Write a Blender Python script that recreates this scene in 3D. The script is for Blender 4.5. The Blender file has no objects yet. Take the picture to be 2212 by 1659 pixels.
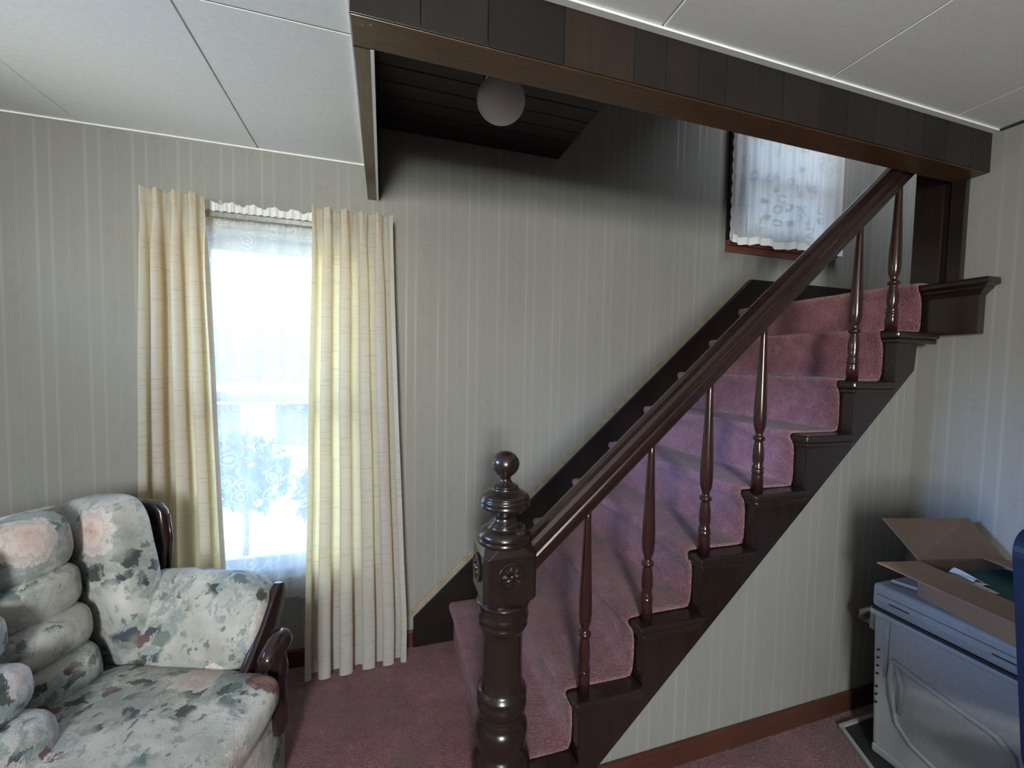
import bpy, bmesh, math, random
from mathutils import Vector, Matrix, noise as mnoise
from mathutils.geometry import tessellate_polygon

random.seed(7)
SC = bpy.context.scene
COL = SC.collection

# ------------------------------------------------------------------ camera
cam_d = bpy.data.cameras.new('camera')
cam_d.sensor_fit = 'HORIZONTAL'
cam_d.sensor_width = 36.0
cam_d.lens = 895.2067 / 2212.0 * 36.0
cam_d.clip_start = 0.02
cam_o = bpy.data.objects.new('camera', cam_d)
COL.objects.link(cam_o)
R_ = Vector((0.95522877, -0.29532195, 0.01797073))
U_ = Vector((-0.00324604, 0.0502746, 0.99873016))
F_ = Vector((0.29585041, 0.95407411, -0.04706511))
M = Matrix.Identity(4)
for i in range(3):
    M[i][0], M[i][1], M[i][2] = R_[i], U_[i], -F_[i]
M[0][3], M[1][3], M[2][3] = 0.0, 0.0, 1.42
cam_o.matrix_world = M
SC.camera = cam_o

# ------------------------------------------------------------------ light
SKY = 6.0
world = bpy.data.worlds.new('daylight')
SC.world = world
world.use_nodes = True
wn, wl = world.node_tree.nodes, world.node_tree.links
wn.clear()
w_out = wn.new('ShaderNodeOutputWorld')
w_bg = wn.new('ShaderNodeBackground')
w_tc = wn.new('ShaderNodeTexCoord')
w_sep = wn.new('ShaderNodeSeparateXYZ')
w_mr = wn.new('ShaderNodeMapRange')
w_rp = wn.new('ShaderNodeValToRGB')
wl.new(w_tc.outputs['Generated'], w_sep.inputs[0])
wl.new(w_sep.outputs['Z'], w_mr.inputs['Value'])
w_mr.inputs['From Min'].default_value = -1
w_mr.inputs['From Max'].default_value = 1
wl.new(w_mr.outputs[0], w_rp.inputs[0])
cr = w_rp.color_ramp
cr.elements[0].position = 0.0
cr.elements[0].color = (0.80, 0.83, 0.82, 1)
cr.elements[1].position = 1.0
cr.elements[1].color = (0.5, 0.95, 2.0, 1)
for p_, c_ in ((0.49, (0.82, 0.84, 0.82, 1)), (0.52, (0.95, 0.94, 0.88, 1)), (0.565, (1.0, 1.0, 0.98, 1)), (0.585, (0.62, 0.90, 1.35, 1)), (0.75, (0.50, 0.78, 1.35, 1))):
    e_ = cr.elements.new(p_)
    e_.color = c_
wl.new(w_rp.outputs[0], w_bg.inputs['Color'])
w_bg.inputs['Strength'].default_value = SKY
wl.new(w_bg.outputs[0], w_out.inputs[0])


def portal(name, loc, rot, sx, sy):
    """marks a window opening so that the sky is sampled through it"""
    d = bpy.data.lights.new(name, 'AREA')
    d.shape = 'RECTANGLE'
    d.size, d.size_y = sx, sy
    d.cycles.is_portal = True
    o = bpy.data.objects.new(name, d)
    o.location, o.rotation_euler = loc, rot
    COL.objects.link(o)
    return o


PI = math.pi
portal('window_portal', (-0.415, 2.21, 1.27), (-PI / 2, 0, 0), 0.80, 1.46)
portal('window_portal', (2.445, 2.21, 2.57), (-PI / 2, 0, 0), 0.86, 0.80)
portal('window_portal', (-1.91, 1.24, 1.80), (0, -PI / 2, 0), 0.44, 1.04)
d3 = bpy.data.lights.new('window_daylight', 'AREA')
d3.shape = 'RECTANGLE'
d3.size, d3.size_y = 0.36, 0.80
d3.energy = 60
d3.color = (1.0, 0.97, 0.92)
o3 = bpy.data.objects.new('window_daylight', d3)
o3.location, o3.rotation_euler = (-0.45, -2.19, 1.75), (PI / 2 - 0.15, 0, -0.25)
COL.objects.link(o3)
d5 = bpy.data.lights.new('blue_standin_lamp', 'AREA')  # added lamp outside the unseen left window, stands in for blue sky
d5.shape = 'RECTANGLE'
d5.size, d5.size_y = 0.5, 1.2
d5.energy = 160
d5.color = (0.26, 0.46, 1.0)
o5 = bpy.data.objects.new('blue_standin_lamp', d5)
o5.location, o5.rotation_euler = (-5.0, 1.2, 2.58), (0, -PI / 2 + 0.17, 0)
COL.objects.link(o5)
d4 = bpy.data.lights.new('upstairs_fill_lamp', 'AREA')  # unseen fill lamp added to brighten the landing; no window up there
d4.shape = 'RECTANGLE'
d4.size, d4.size_y = 0.5, 0.7
d4.energy = 9
d4.color = (0.86, 0.93, 1.0)
o4 = bpy.data.objects.new('upstairs_fill_lamp', d4)
o4.location, o4.rotation_euler = (2.45, 1.26, 3.45), (0.75, 0, -1.25)
COL.objects.link(o4)

SC.view_settings.view_transform = 'Standard'
SC.view_settings.look = 'None'
SC.view_settings.exposure = 1.25
SC.view_settings.gamma = 1.0
SC.view_settings.use_curve_mapping = False
SC.cycles.use_denoising = True
SC.cycles.max_bounces = 10
SC.cycles.diffuse_bounces = 6
SC.cycles.transparent_max_bounces = 12
SC.cycles.transmission_bounces = 6
SC.cycles.sample_clamp_indirect = 12.0
SC.cycles.caustics_reflective = False
SC.cycles.caustics_refractive = False

# ------------------------------------------------------------------ dimensions
YB, YF, XR, H = 2.073, 0.995, 2.174, 2.32
XL_, YFRONT = -1.78, -2.05
X1, RUN, RISE = 0.3316, 0.2217, 0.1971
YT, YC, YW = 1.085, 1.145, 1.18
HB = 2.171


def nose(n):
    return X1 + (n - 1) * RUN


# ------------------------------------------------------------------ node helpers
class NT:
    def __init__(self, name):
        self.m = bpy.data.materials.new(name)
        self.m.use_nodes = True
        self.t = self.m.node_tree
        self.n, self.l = self.t.nodes, self.t.links
        self.n.clear()
        self.out = self.n.new('ShaderNodeOutputMaterial')

    def node(self, typ, ins=None, **kw):
        x = self.n.new(typ)
        for k, v in kw.items():
            setattr(x, k, v)
        for k, v in (ins or {}).items():
            self.set(x.inputs[k], v)
        return x

    def set(self, sock, v):
        if isinstance(v, bpy.types.NodeSocket):
            self.l.new(v, sock)
        elif isinstance(v, bpy.types.Node):
            self.l.new(v.outputs[0], sock)
        else:
            if hasattr(sock, 'default_value'):
                dv = sock.default_value
                try:
                    n = len(dv)
                    if n == 4 and len(v) == 3:
                        v = (*v, 1)
                except TypeError:
                    pass
                sock.default_value = v

    def math(self, op, a, b=0.0, c=None):
        x = self.n.new('ShaderNodeMath')
        x.operation = op
        self.set(x.inputs[0], a)
        self.set(x.inputs[1], b)
        if c is not None:
            self.set(x.inputs[2], c)
        return x.outputs[0]

    def ramp(self, fac, stops, interp='LINEAR'):
        x = self.n.new('ShaderNodeValToRGB')
        x.color_ramp.interpolation = interp
        el = x.color_ramp.elements
        while len(el) > 1:
            el.remove(el[-1])
        el[0].position = stops[0][0]
        c = stops[0][1]
        el[0].color = (*c, 1) if not isinstance(c, (int, float)) else (c, c, c, 1)
        for p, c in stops[1:]:
            e = el.new(p)
            e.color = (*c, 1) if not isinstance(c, (int, float)) else (c, c, c, 1)
        self.set(x.inputs[0], fac)
        return x.outputs[0]

    def mix(self, f, a, b, blend='MIX'):
        x = self.n.new('ShaderNodeMix')
        x.data_type = 'RGBA'
        x.blend_type = blend
        self.set(x.inputs[0], f)
        self.set(x.inputs[6], a)
        self.set(x.inputs[7], b)
        return x.outputs[2]

    def coords(self, scale=(1, 1, 1), kind='Object', rot=(0, 0, 0)):
        tc = self.n.new('ShaderNodeTexCoord')
        mp = self.n.new('ShaderNodeMapping')
        mp.inputs['Scale'].default_value = scale
        mp.inputs['Rotation'].default_value = rot
        self.l.new(tc.outputs[kind], mp.inputs[0])
        return mp.outputs[0]

    def noise(self, vec, scale=5, detail=3, rough=0.5, dist=0.0):
        x = self.n.new('ShaderNodeTexNoise')
        self.set(x.inputs['Vector'], vec)
        x.inputs['Scale'].default_value = scale
        x.inputs['Detail'].default_value = detail
        x.inputs['Roughness'].default_value = rough
        x.inputs['Distortion'].default_value = dist
        return x.outputs[0]

    def voro(self, vec, scale=5, feature='F1', rand=1.0, out='Distance'):
        x = self.n.new('ShaderNodeTexVoronoi')
        x.feature = feature
        self.set(x.inputs['Vector'], vec)
        x.inputs['Scale'].default_value = scale
        x.inputs['Randomness'].default_value = rand
        return x.outputs[out]

    def bump(self, h, strength=0.3, dist=0.01):
        x = self.n.new('ShaderNodeBump')
        x.inputs['Strength'].default_value = strength
        x.inputs['Distance'].default_value = dist
        self.set(x.inputs['Height'], h)
        return x.outputs[0]

    def bsdf(self, col, rough=0.5, normal=None, spec=0.5, coat=0.0, coat_r=0.1, sheen=0.0, metal=0.0):
        x = self.n.new('ShaderNodeBsdfPrincipled')
        self.set(x.inputs['Base Color'], col)
        self.set(x.inputs['Roughness'], rough)
        x.inputs['Specular IOR Level'].default_value = spec
        x.inputs['Coat Weight'].default_value = coat
        x.inputs['Coat Roughness'].default_value = coat_r
        x.inputs['Sheen Weight'].default_value = sheen
        x.inputs['Metallic'].default_value = metal
        if normal is not None:
            self.set(x.inputs['Normal'], normal)
        return x.outputs[0]

    def done(self, sh):
        self.l.new(sh, self.out.inputs[0])
        return self.m


# ------------------------------------------------------------------ materials
def mat_plain(name, col, rough=0.5, nscale=40, var=0.12, bump=0.1, **kw):
    t = NT(name)
    v = t.coords()
    n = t.noise(v, nscale, 4)
    dark = tuple(c * (1 - var) for c in col)
    lite = tuple(min(1, c * (1 + var)) for c in col)
    c = t.ramp(n, [(0.3, dark), (0.7, lite)])
    return t.done(t.bsdf(c, rough, t.bump(n, bump, 0.003), **kw))


def mat_wood(name, dark, lite, rough=0.28, scale=(30, 30, 3), coat=0.3, spec=0.5, bump=0.08):
    t = NT(name)
    v = t.coords(scale)
    n = t.noise(v, 2.2, 6, 0.6, 0.4)
    n2 = t.noise(t.coords(), 3.0, 2)
    f = t.math('ADD', t.math('MULTIPLY', n, 0.75), t.math('MULTIPLY', n2, 0.25))
    c = t.ramp(f, [(0.32, dark), (0.68, lite)])
    sm = t.noise(t.coords(), 7, 4, 0.6)
    r = t.math('ADD', t.math('MULTIPLY', sm, 0.22), rough - 0.1)
    return t.done(t.bsdf(c, r, t.bump(n, bump, 0.002), spec=spec, coat=coat, coat_r=0.15))


def mat_wallpaper():
    t = NT('striped_wallpaper')
    tc = t.n.new('ShaderNodeTexCoord')
    sp = t.n.new('ShaderNodeSeparateXYZ')
    t.l.new(tc.outputs['Object'], sp.inputs[0])
    s = t.math('ADD', sp.outputs['X'], sp.outputs['Y'])
    k = t.math('FRACT', t.math('DIVIDE', t.math('ADD', s, 10.0), 0.152))
    stripe = t.ramp(k, [(0.0, 0.0), (0.06, 0.0), (0.085, 1.0), (0.125, 1.0), (0.15, 0.0), (0.36, 0.0), (0.38, 0.9), (0.41, 0.9), (0.44, 0.0),
                        (0.70, 0.0), (0.715, 0.35), (0.735, 0.35), (0.75, 0.0), (1.0, 0.0)], 'LINEAR')
    band = t.ramp(k, [(0.46, 0.0), (0.52, 1.0), (0.90, 1.0), (0.96, 0.0)])
    v = t.coords((1, 1, 0.8))
    fl = t.noise(v, 26, 5, 0.65, 1.2)
    fl = t.ramp(fl, [(0.53, 0.0), (0.60, 1.0)])
    floral = t.math('MULTIPLY', fl, band)
    big = t.noise(t.coords((1, 1, 0.5)), 1.6, 3)
    base = t.ramp(big, [(0.3, (0.238, 0.231, 0.214)), (0.7, (0.288, 0.280, 0.260))])
    fine = t.noise(t.coords((1, 1, 0.25)), 220, 2)
    base = t.mix(t.math('MULTIPLY', fine, 0.16), base, (0.16, 0.153, 0.14, 1))
    c = t.mix(t.math('MULTIPLY', floral, 0.16), base, (0.17, 0.16, 0.135, 1))
    wear = t.ramp(t.noise(t.coords((3.5, 3.5, 1.1)), 1.0, 3), [(0.3, 0.25), (0.7, 1.0)])
    c = t.mix(t.math('MULTIPLY', t.math('MULTIPLY', stripe, wear), 0.15), c, (0.60, 0.59, 0.55, 1))
    r = t.math('SUBTRACT', 0.62, t.math('MULTIPLY', stripe, 0.2))
    return t.done(t.bsdf(c, r, t.bump(fine, 0.06, 0.002), spec=0.4))


def mat_carpet():
    t = NT('mauve_carpet')
    v = t.coords()
    big = t.noise(v, 3.2, 4, 0.62)
    mid = t.noise(v, 24, 4, 0.7)
    fine = t.noise(v, 170, 2, 0.6)
    f = t.math('ADD', t.math('MULTIPLY', big, 0.42), t.math('ADD', t.math('MULTIPLY', mid, 0.26), t.math('MULTIPLY', fine, 0.32)))
    c = t.ramp(f, [(0.37, (0.105, 0.030, 0.040)), (0.5, (0.225, 0.076, 0.096)), (0.63, (0.38, 0.155, 0.185))])
    geo = t.n.new('ShaderNodeNewGeometry')
    sz = t.n.new('ShaderNodeSeparateXYZ')
    t.l.new(geo.outputs['True Normal'], sz.inputs[0])
    flat = t.ramp(sz.outputs['Z'], [(0.6, 0.0), (0.95, 1.0)])
    soil = t.ramp(t.noise(v, 5.5, 3, 0.6), [(0.36, 0.0), (0.62, 1.0)])
    c = t.mix(t.math('MULTIPLY', t.math('MULTIPLY', flat, soil), 0.6), c, (0.155, 0.082, 0.078, 1))
    tuft = t.noise(v, 110, 3, 0.7)
    h = t.math('ADD', fine, t.math('ADD', t.math('MULTIPLY', mid, 0.5), tuft))
    return t.done(t.bsdf(c, 0.95, t.bump(h, 1.0, 0.010), spec=0.1, sheen=0.35))


def mat_floral():
    t = NT('floral_upholstery')
    v0 = t.coords()
    wob = t.n.new('ShaderNodeTexNoise')
    t.set(wob.inputs['Vector'], v0)
    wob.inputs['Scale'].default_value = 17
    wob.inputs['Detail'].default_value = 6
    wob.inputs['Roughness'].default_value = 0.68
    va = t.n.new('ShaderNodeVectorMath')
    va.operation = 'MULTIPLY_ADD'
    t.set(va.inputs[0], wob.outputs['Color'])
    va.inputs[1].default_value = (0.085, 0.085, 0.085)
    t.set(va.inputs[2], v0)
    v = va.outputs[0]
    base = t.ramp(t.noise(v0, 7, 3), [(0.35, (0.33, 0.322, 0.285)), (0.65, (0.54, 0.525, 0.48))])
    cl = t.noise(v0, 5.0, 2, 0.5)
    # pale blue-green foliage haze
    haze = t.ramp(t.math('ADD', t.noise(v, 30, 4, 0.7), t.math('MULTIPLY', cl, 0.8)), [(0.86, 0.0), (0.98, 1.0)])
    c = t.mix(t.math('MULTIPLY', haze, 0.75), base, (0.21, 0.255, 0.25, 1))

    def cells(scale, vec, thr, size, cols, edge=0.04):
        x = t.n.new('ShaderNodeTexVoronoi')
        t.set(x.inputs['Vector'], vec)
        x.inputs['Scale'].default_value = scale
        sp = t.n.new('ShaderNodeSeparateColor')
        t.l.new(x.outputs['Color'], sp.inputs[0])
        keep = t.math('GREATER_THAN', sp.outputs[0], thr)
        ins = t.ramp(x.outputs['Distance'], [(size - edge, 1.0), (size, 0.0)])
        return t.math('MULTIPLY', keep, ins), t.ramp(sp.outputs[1], cols, 'CONSTANT'), x.outputs['Distance']

    # leaves: stretched small cells
    mp = t.n.new('ShaderNodeMapping')
    mp.inputs['Rotation'].default_value = (0.5, 0.4, 0.7)
    mp.inputs['Scale'].default_value = (1.0, 1.8, 1.35)
    t.set(mp.inputs[0], v)
    m1, c1, _ = cells(13, mp.outputs[0], 0.30, 0.43, [(0.0, (0.022, 0.028, 0.026)), (0.35, (0.085, 0.125, 0.125)), (0.55, (0.030, 0.036, 0.058)),
                                                      (0.7, (0.15, 0.18, 0.155)), (0.90, (0.11, 0.045, 0.035))])
    lm = t.ramp(cl, [(0.44, 0.0), (0.50, 1.0)])
    c = t.mix(t.math('MULTIPLY', t.math('MULTIPLY', m1, lm), 0.88), c, c1)
    mp3 = t.n.new('ShaderNodeMapping')
    mp3.inputs['Rotation'].default_value = (1.2, 0.3, 1.4)
    mp3.inputs['Scale'].default_value = (1.7, 1.0, 1.3)
    t.set(mp3.inputs[0], v)
    m3, c3, _ = cells(15, mp3.outputs[0], 0.35, 0.40, [(0.0, (0.10, 0.15, 0.145)), (0.4, (0.03, 0.04, 0.036)), (0.65, (0.19, 0.24, 0.235)), (0.85, (0.06, 0.085, 0.09))])
    c = t.mix(t.math('MULTIPLY', t.math('MULTIPLY', m3, t.ramp(cl, [(0.50, 0.0), (0.56, 1.0)])), 0.85), c, c3)
    mp2 = t.n.new('ShaderNodeMapping')
    mp2.inputs['Rotation'].default_value = (0.2, 0.9, 2.0)
    mp2.inputs['Scale'].default_value = (2.2, 1.0, 1.4)
    t.set(mp2.inputs[0], v)
    m2, c2, _ = cells(24, mp2.outputs[0], 0.66, 0.36, [(0.0, (0.22, 0.24, 0.22)), (0.4, (0.10, 0.12, 0.12)), (0.7, (0.30, 0.27, 0.27))])
    c = t.mix(t.math('MULTIPLY', m2, 0.8), c, c2)
    # blossoms
    x = t.n.new('ShaderNodeTexVoronoi')
    t.set(x.inputs['Vector'], v)
    x.inputs['Scale'].default_value = 5.4
    sp = t.n.new('ShaderNodeSeparateColor')
    t.l.new(x.outputs['Color'], sp.inputs[0])
    pet = t.math('ADD', x.outputs['Distance'], t.math('MULTIPLY', t.math('SUBTRACT', t.noise(v0, 45, 3, 0.6), 0.5), 0.22))
    keep = t.math('GREATER_THAN', sp.outputs[0], 0.44)
    ins = t.ramp(pet, [(0.36, 1.0), (0.40, 0.0)])
    veins = t.noise(v, 60, 2)
    pf = t.math('ADD', pet, t.math('MULTIPLY', veins, 0.18))
    pink = t.ramp(pf, [(0.10, (0.38, 0.20, 0.14)), (0.17, (0.58, 0.42, 0.35)), (0.30, (0.66, 0.55, 0.50)), (0.38, (0.50, 0.40, 0.36)), (0.47, (0.62, 0.57, 0.54))])
    rust = t.ramp(pf, [(0.08, (0.52, 0.30, 0.20)), (0.2, (0.50, 0.31, 0.23)), (0.33, (0.30, 0.14, 0.10)), (0.44, (0.13, 0.055, 0.045))])
    fc = t.mix(t.math('GREATER_THAN', sp.outputs[1], 0.68), pink, rust)
    c = t.mix(t.math('MULTIPLY', t.math('MULTIPLY', keep, ins), 0.93), c, fc)
    weave = t.noise(v0, 300, 2)
    wr = t.noise(v0, 9, 3, 0.5, 0.8)
    h = t.math('ADD', t.math('MULTIPLY', weave, 0.15), wr)
    return t.done(t.bsdf(c, 0.8, t.bump(h, 0.55, 0.02), spec=0.25, sheen=0.15))


def mat_drape():
    t = NT('cream_slub_drape')
    v = t.coords((7, 7, 150))
    slub = t.noise(v, 1.0, 3, 0.6)
    sl = t.ramp(slub, [(0.56, 0.0), (0.66, 1.0)])
    c = t.mix(t.math('MULTIPLY', sl, 0.35), (0.575, 0.575, 0.54, 1), (0.37, 0.35, 0.29, 1))
    ct = t.mix(t.math('MULTIPLY', sl, 0.45), (0.98, 0.72, 0.32, 1), (0.60, 0.41, 0.17, 1))
    d = t.node('ShaderNodeBsdfDiffuse', {'Color': c})
    tr = t.node('ShaderNodeBsdfTranslucent', {'Color': ct})
    mx = t.node('ShaderNodeMixShader', {0: 0.42, 1: d, 2: tr})
    return t.done(mx.outputs[0])


def mat_lace(name, motif_scale=9.0, net=0.34, solid=0.86, tint=(0.85, 0.88, 0.88), trans=None):
    t = NT(name)
    v = t.coords((1, 0, 1))
    wob = t.n.new('ShaderNodeTexNoise')
    t.set(wob.inputs['Vector'], v)
    wob.inputs['Scale'].default_value = 22
    va = t.n.new('ShaderNodeVectorMath')
    va.operation = 'MULTIPLY_ADD'
    t.set(va.inputs[0], wob.outputs['Color'])
    va.inputs[1].default_value = (0.03, 0.0, 0.03)
    t.set(va.inputs[2], v)
    d1 = t.voro(va.outputs[0], motif_scale)
    if trans is not None:
        stops = [(0.0, 0.9), (0.07, 0.9), (0.10, 0.0), (0.24, 0.0), (0.27, 1.0), (0.36, 1.0), (0.40, 0.0), (0.47, 0.0), (0.49, 0.5), (0.52, 0.0)]
    else:
        stops = None
    ring = t.ramp(d1, stops or [(0.0, 1.0), (0.06, 1.0), (0.09, 0.0), (0.20, 0.0), (0.23, 1.0), (0.28, 1.0), (0.32, 0.0), (0.40, 0.0), (0.42, 0.8), (0.45, 0.8), (0.48, 0.0)])
    d2 = t.voro(va.outputs[0], motif_scale * 3.1)
    leaf = t.ramp(d2, [(0.16, 0.0), (0.2, 0.8), (0.27, 0.8), (0.31, 0.0)])
    lm = t.ramp(t.noise(v, 7, 2), [(0.5, 0.0), (0.55, 1.0)])
    pat = t.math('MAXIMUM', ring, t.math('MULTIPLY', leaf, lm))
    a = t.math('ADD', net, t.math('MULTIPLY', pat, solid - net))
    c = (*tint, 1)
    d = t.node('ShaderNodeBsdfDiffuse', {'Color': c})
    tc = c if trans is None else t.mix(pat, (*trans, 1), tuple(x * 0.42 for x in trans) + (1,))
    tr = t.node('ShaderNodeBsdfTranslucent', {'Color': tc})
    dm = t.node('ShaderNodeMixShader', {0: 0.42, 1: d, 2: tr})
    tp = t.node('ShaderNodeBsdfTransparent')
    mx = t.node('ShaderNodeMixShader', {0: a, 1: tp, 2: dm})
    return t.done(mx.outputs[0])


def mat_glass():
    t = NT('window_glass')
    tp = t.node('ShaderNodeBsdfTransparent', {'Color': (0.94, 0.97, 0.96, 1)})
    gl = t.node('ShaderNodeBsdfGlossy', {'Color': (1, 1, 1, 1), 'Roughness': 0.02})
    fr = t.node('ShaderNodeFresnel', {'IOR': 1.45})
    mx = t.node('ShaderNodeMixShader', {0: fr.outputs[0], 1: tp, 2: gl})
    return t.done(mx.outputs[0])


def mat_globe():
    t = NT('frosted_globe_glass')
    v = t.coords()
    n = t.noise(v, 30, 3)
    b = t.n.new('ShaderNodeBsdfPrincipled')
    b.inputs['Base Color'].default_value = (0.84, 0.84, 0.82, 1)
    b.inputs['Roughness'].default_value = 0.38
    t.set(b.inputs['Normal'], t.bump(n, 0.08, 0.004))
    tr = t.node('ShaderNodeBsdfTranslucent', {'Color': (0.8, 0.8, 0.78, 1)})
    mx = t.node('ShaderNodeMixShader', {0: 0.3, 1: b.outputs[0], 2: tr})
    return t.done(mx.outputs[0])


W_PAPER = mat_wallpaper()
CARPET = mat_carpet()
FLORAL = mat_floral()
DRAPE = mat_drape()
LACE = mat_lace('white_lace', 13.0, 0.50, 0.74)
LACE2 = mat_lace('white_flower_lace', 13.0, 0.996, 0.999, (0.80, 0.80, 0.82), (0.19, 0.186, 0.175))
GLASS = mat_glass()
GLOBE = mat_globe()
CEIL = mat_plain('white_ceiling_panel', (0.85, 0.86, 0.86), 0.75, 60, 0.03, 0.03)
CEIL_B = mat_plain('ceiling_backing', (0.22, 0.21, 0.20), 0.9)
WHITE = mat_plain('white_paint', (0.76, 0.77, 0.76), 0.45, 30, 0.04)
STAIRW = mat_wood('dark_stair_wood', (0.009, 0.006, 0.005), (0.022, 0.012, 0.009), 0.24, (40, 40, 4), 0.22)
STAIRX = mat_wood('dark_stair_wood_along', (0.009, 0.006, 0.005), (0.024, 0.013, 0.010), 0.26, (4, 40, 40), 0.22)
BLACKW = mat_wood('black_brown_board', (0.006, 0.005, 0.004), (0.016, 0.011, 0.009), 0.4, (4, 30, 30), 0.05, 0.3)
RAILW = mat_wood('red_brown_rail_wood', (0.015, 0.0065, 0.005), (0.028, 0.011, 0.008), 0.24, (9, 14, 14), 0.3)
BALW = mat_wood('red_brown_baluster_wood', (0.014, 0.005, 0.005), (0.045, 0.014, 0.012), 0.2, (40, 40, 5), 0.45)
BOARDW = mat_wood('brown_beam_board', (0.055, 0.026, 0.009), (0.12, 0.057, 0.020), 0.38, (4, 40, 40), 0.15)
BOARDY = mat_wood('brown_beam_board_worn', (0.06, 0.038, 0.022), (0.14, 0.09, 0.055), 0.3, (40, 4, 40), 0.3)
PLANKS = [mat_wood('dark_plank_%d' % i, d, l, 0.42, (30, 30, 3), 0.1, 0.35) for i, (d, l) in enumerate(
    [((0.009, 0.007, 0.006), (0.016, 0.013, 0.011)), ((0.016, 0.009, 0.006), (0.028, 0.016, 0.011)), ((0.006, 0.005, 0.0045), (0.011, 0.009, 0.008)),
     ((0.011, 0.008, 0.0065), (0.019, 0.013, 0.011))])]
BASEW = mat_wood('red_brown_baseboard', (0.05, 0.016, 0.010), (0.10, 0.034, 0.020), 0.35, (4, 4, 40), 0.2)
SILLW = mat_wood('mahogany_sill', (0.10, 0.032, 0.022), (0.20, 0.07, 0.048), 0.3, (4, 40, 40), 0.3)
SOFAW = mat_wood('dark_sofa_wood', (0.010, 0.006, 0.006), (0.030, 0.014, 0.012), 0.22, (25, 25, 6), 0.4)
BINM = mat_plain('grey_bin_plastic', (0.33, 0.34, 0.34), 0.45, 90, 0.07, 0.08)
BIND = mat_plain('dark_slot', (0.02, 0.02, 0.022), 0.6)
METAL = mat_plain('tarnished_metal', (0.30, 0.29, 0.26), 0.35, 60, 0.2, 0.1, metal=0.9)
BRASS = mat_plain('brass', (0.55, 0.38, 0.14), 0.25, 60, 0.1, 0.05, metal=1.0)
CARD = mat_plain('brown_cardboard', (0.30, 0.175, 0.10), 0.8, 14, 0.10, 0.08)
NAVY = mat_plain('navy_shell', (0.008, 0.014, 0.042), 0.32, 50, 0.15, 0.08)
GREEN = mat_plain('dark_green_cover', (0.008, 0.055, 0.042), 0.6, 40, 0.1)
PAPER = mat_plain('white_paper', (0.75, 0.76, 0.76), 0.6, 40, 0.05)
TAPE = mat_plain('tan_stained_paper', (0.29, 0.24, 0.155), 0.8, 25, 0.25, 0.05)
PIPING = mat_plain('cream_piping', (0.50, 0.49, 0.44), 0.75, 90, 0.15)
AQUA = mat_plain('aqua_awning', (0.50, 0.88, 0.84), 0.5)
SIDING = mat_plain('white_siding', (0.72, 0.74, 0.74), 0.6)
GRASS = mat_plain('pale_gravel', (0.42, 0.43, 0.40), 0.9, 6, 0.3)
LEAF = mat_plain('shrub_leaves', (0.045, 0.075, 0.05), 0.6, 20, 0.3)
BLUEGL = mat_plain('dark_blue_window', (0.03, 0.05, 0.08), 0.2)


# ------------------------------------------------------------------ object helpers
def link(name, me, mat=None, parent=None, smooth=False):
    o = bpy.data.objects.new(name, me)
    COL.objects.link(o)
    if mat is not None and not me.materials:
        me.materials.append(mat)
    if parent is not None:
        o.parent = parent
    if smooth:
        for p in me.polygons:
            p.use_smooth = True
    return o


def obj(name, bm, mat, parent=None, smooth=False, bevel=0.0, seg=2):
    bmesh.ops.recalc_face_normals(bm, faces=bm.faces)
    me = bpy.data.meshes.new(name)
    bm.to_mesh(me)
    bm.free()
    o = link(name, me, mat, parent, smooth)
    if bevel:
        b = o.modifiers.new('bevel', 'BEVEL')
        b.width = bevel
        b.segments = seg
        b.limit_method = 'ANGLE'
        b.angle_limit = 0.6
        b.harden_normals = False
    return o


def thing(name, label, cat, loc=(0, 0, 0), rotz=0.0, group=None):
    o = bpy.data.objects.new(name, None)
    o.empty_display_size = 0.1
    COL.objects.link(o)
    o.location = loc
    o.rotation_euler = (0, 0, rotz)
    return tag(o, label, cat, group)


def tag(o, label, cat, group=None):
    o['label'] = label
    o['category'] = cat
    if group:
        o['group'] = group
    return o


def struct(o, label=None, cat=None):
    o['kind'] = 'structure'
    if label:
        o['label'] = label
    if cat:
        o['category'] = cat
    return o


def bx(bm, x0, x1, y0, y1, z0, z1):
    vs = [bm.verts.new((x, y, z)) for x in (x0, x1) for y in (y0, y1) for z in (z0, z1)]
    for f in ((0, 1, 3, 2), (4, 6, 7, 5), (0, 4, 5, 1), (2, 3, 7, 6), (0, 2, 6, 4), (1, 5, 7, 3)):
        bm.faces.new([vs[i] for i in f])
    return bm


def box(*a):
    return bx(bmesh.new(), *a)


def prism(bm, pts, fn0, fn1):
    """closed polygon pts extruded between two mappings"""
    a = [bm.verts.new(fn0(p)) for p in pts]
    b = [bm.verts.new(fn1(p)) for p in pts]
    n = len(pts)
    for i in range(n):
        bm.faces.new((a[i], a[(i + 1) % n], b[(i + 1) % n], b[i]))
    v3 = [Vector((p[0], p[1], 0)) for p in pts] if len(pts[0]) == 2 else [Vector(p) for p in pts]
    if n <= 4:
        bm.faces.new(a)
        bm.faces.new(b)
    else:
        for i, j, k in tessellate_polygon([v3]):
            bm.faces.new((a[i], a[j], a[k]))
            bm.faces.new((b[k], b[j], b[i]))
    return bm


def prism_y(pts, y0, y1, bm=None):
    return prism(bm or bmesh.new(), pts, lambda p: (p[0], y0, p[1]), lambda p: (p[0], y1, p[1]))


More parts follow.
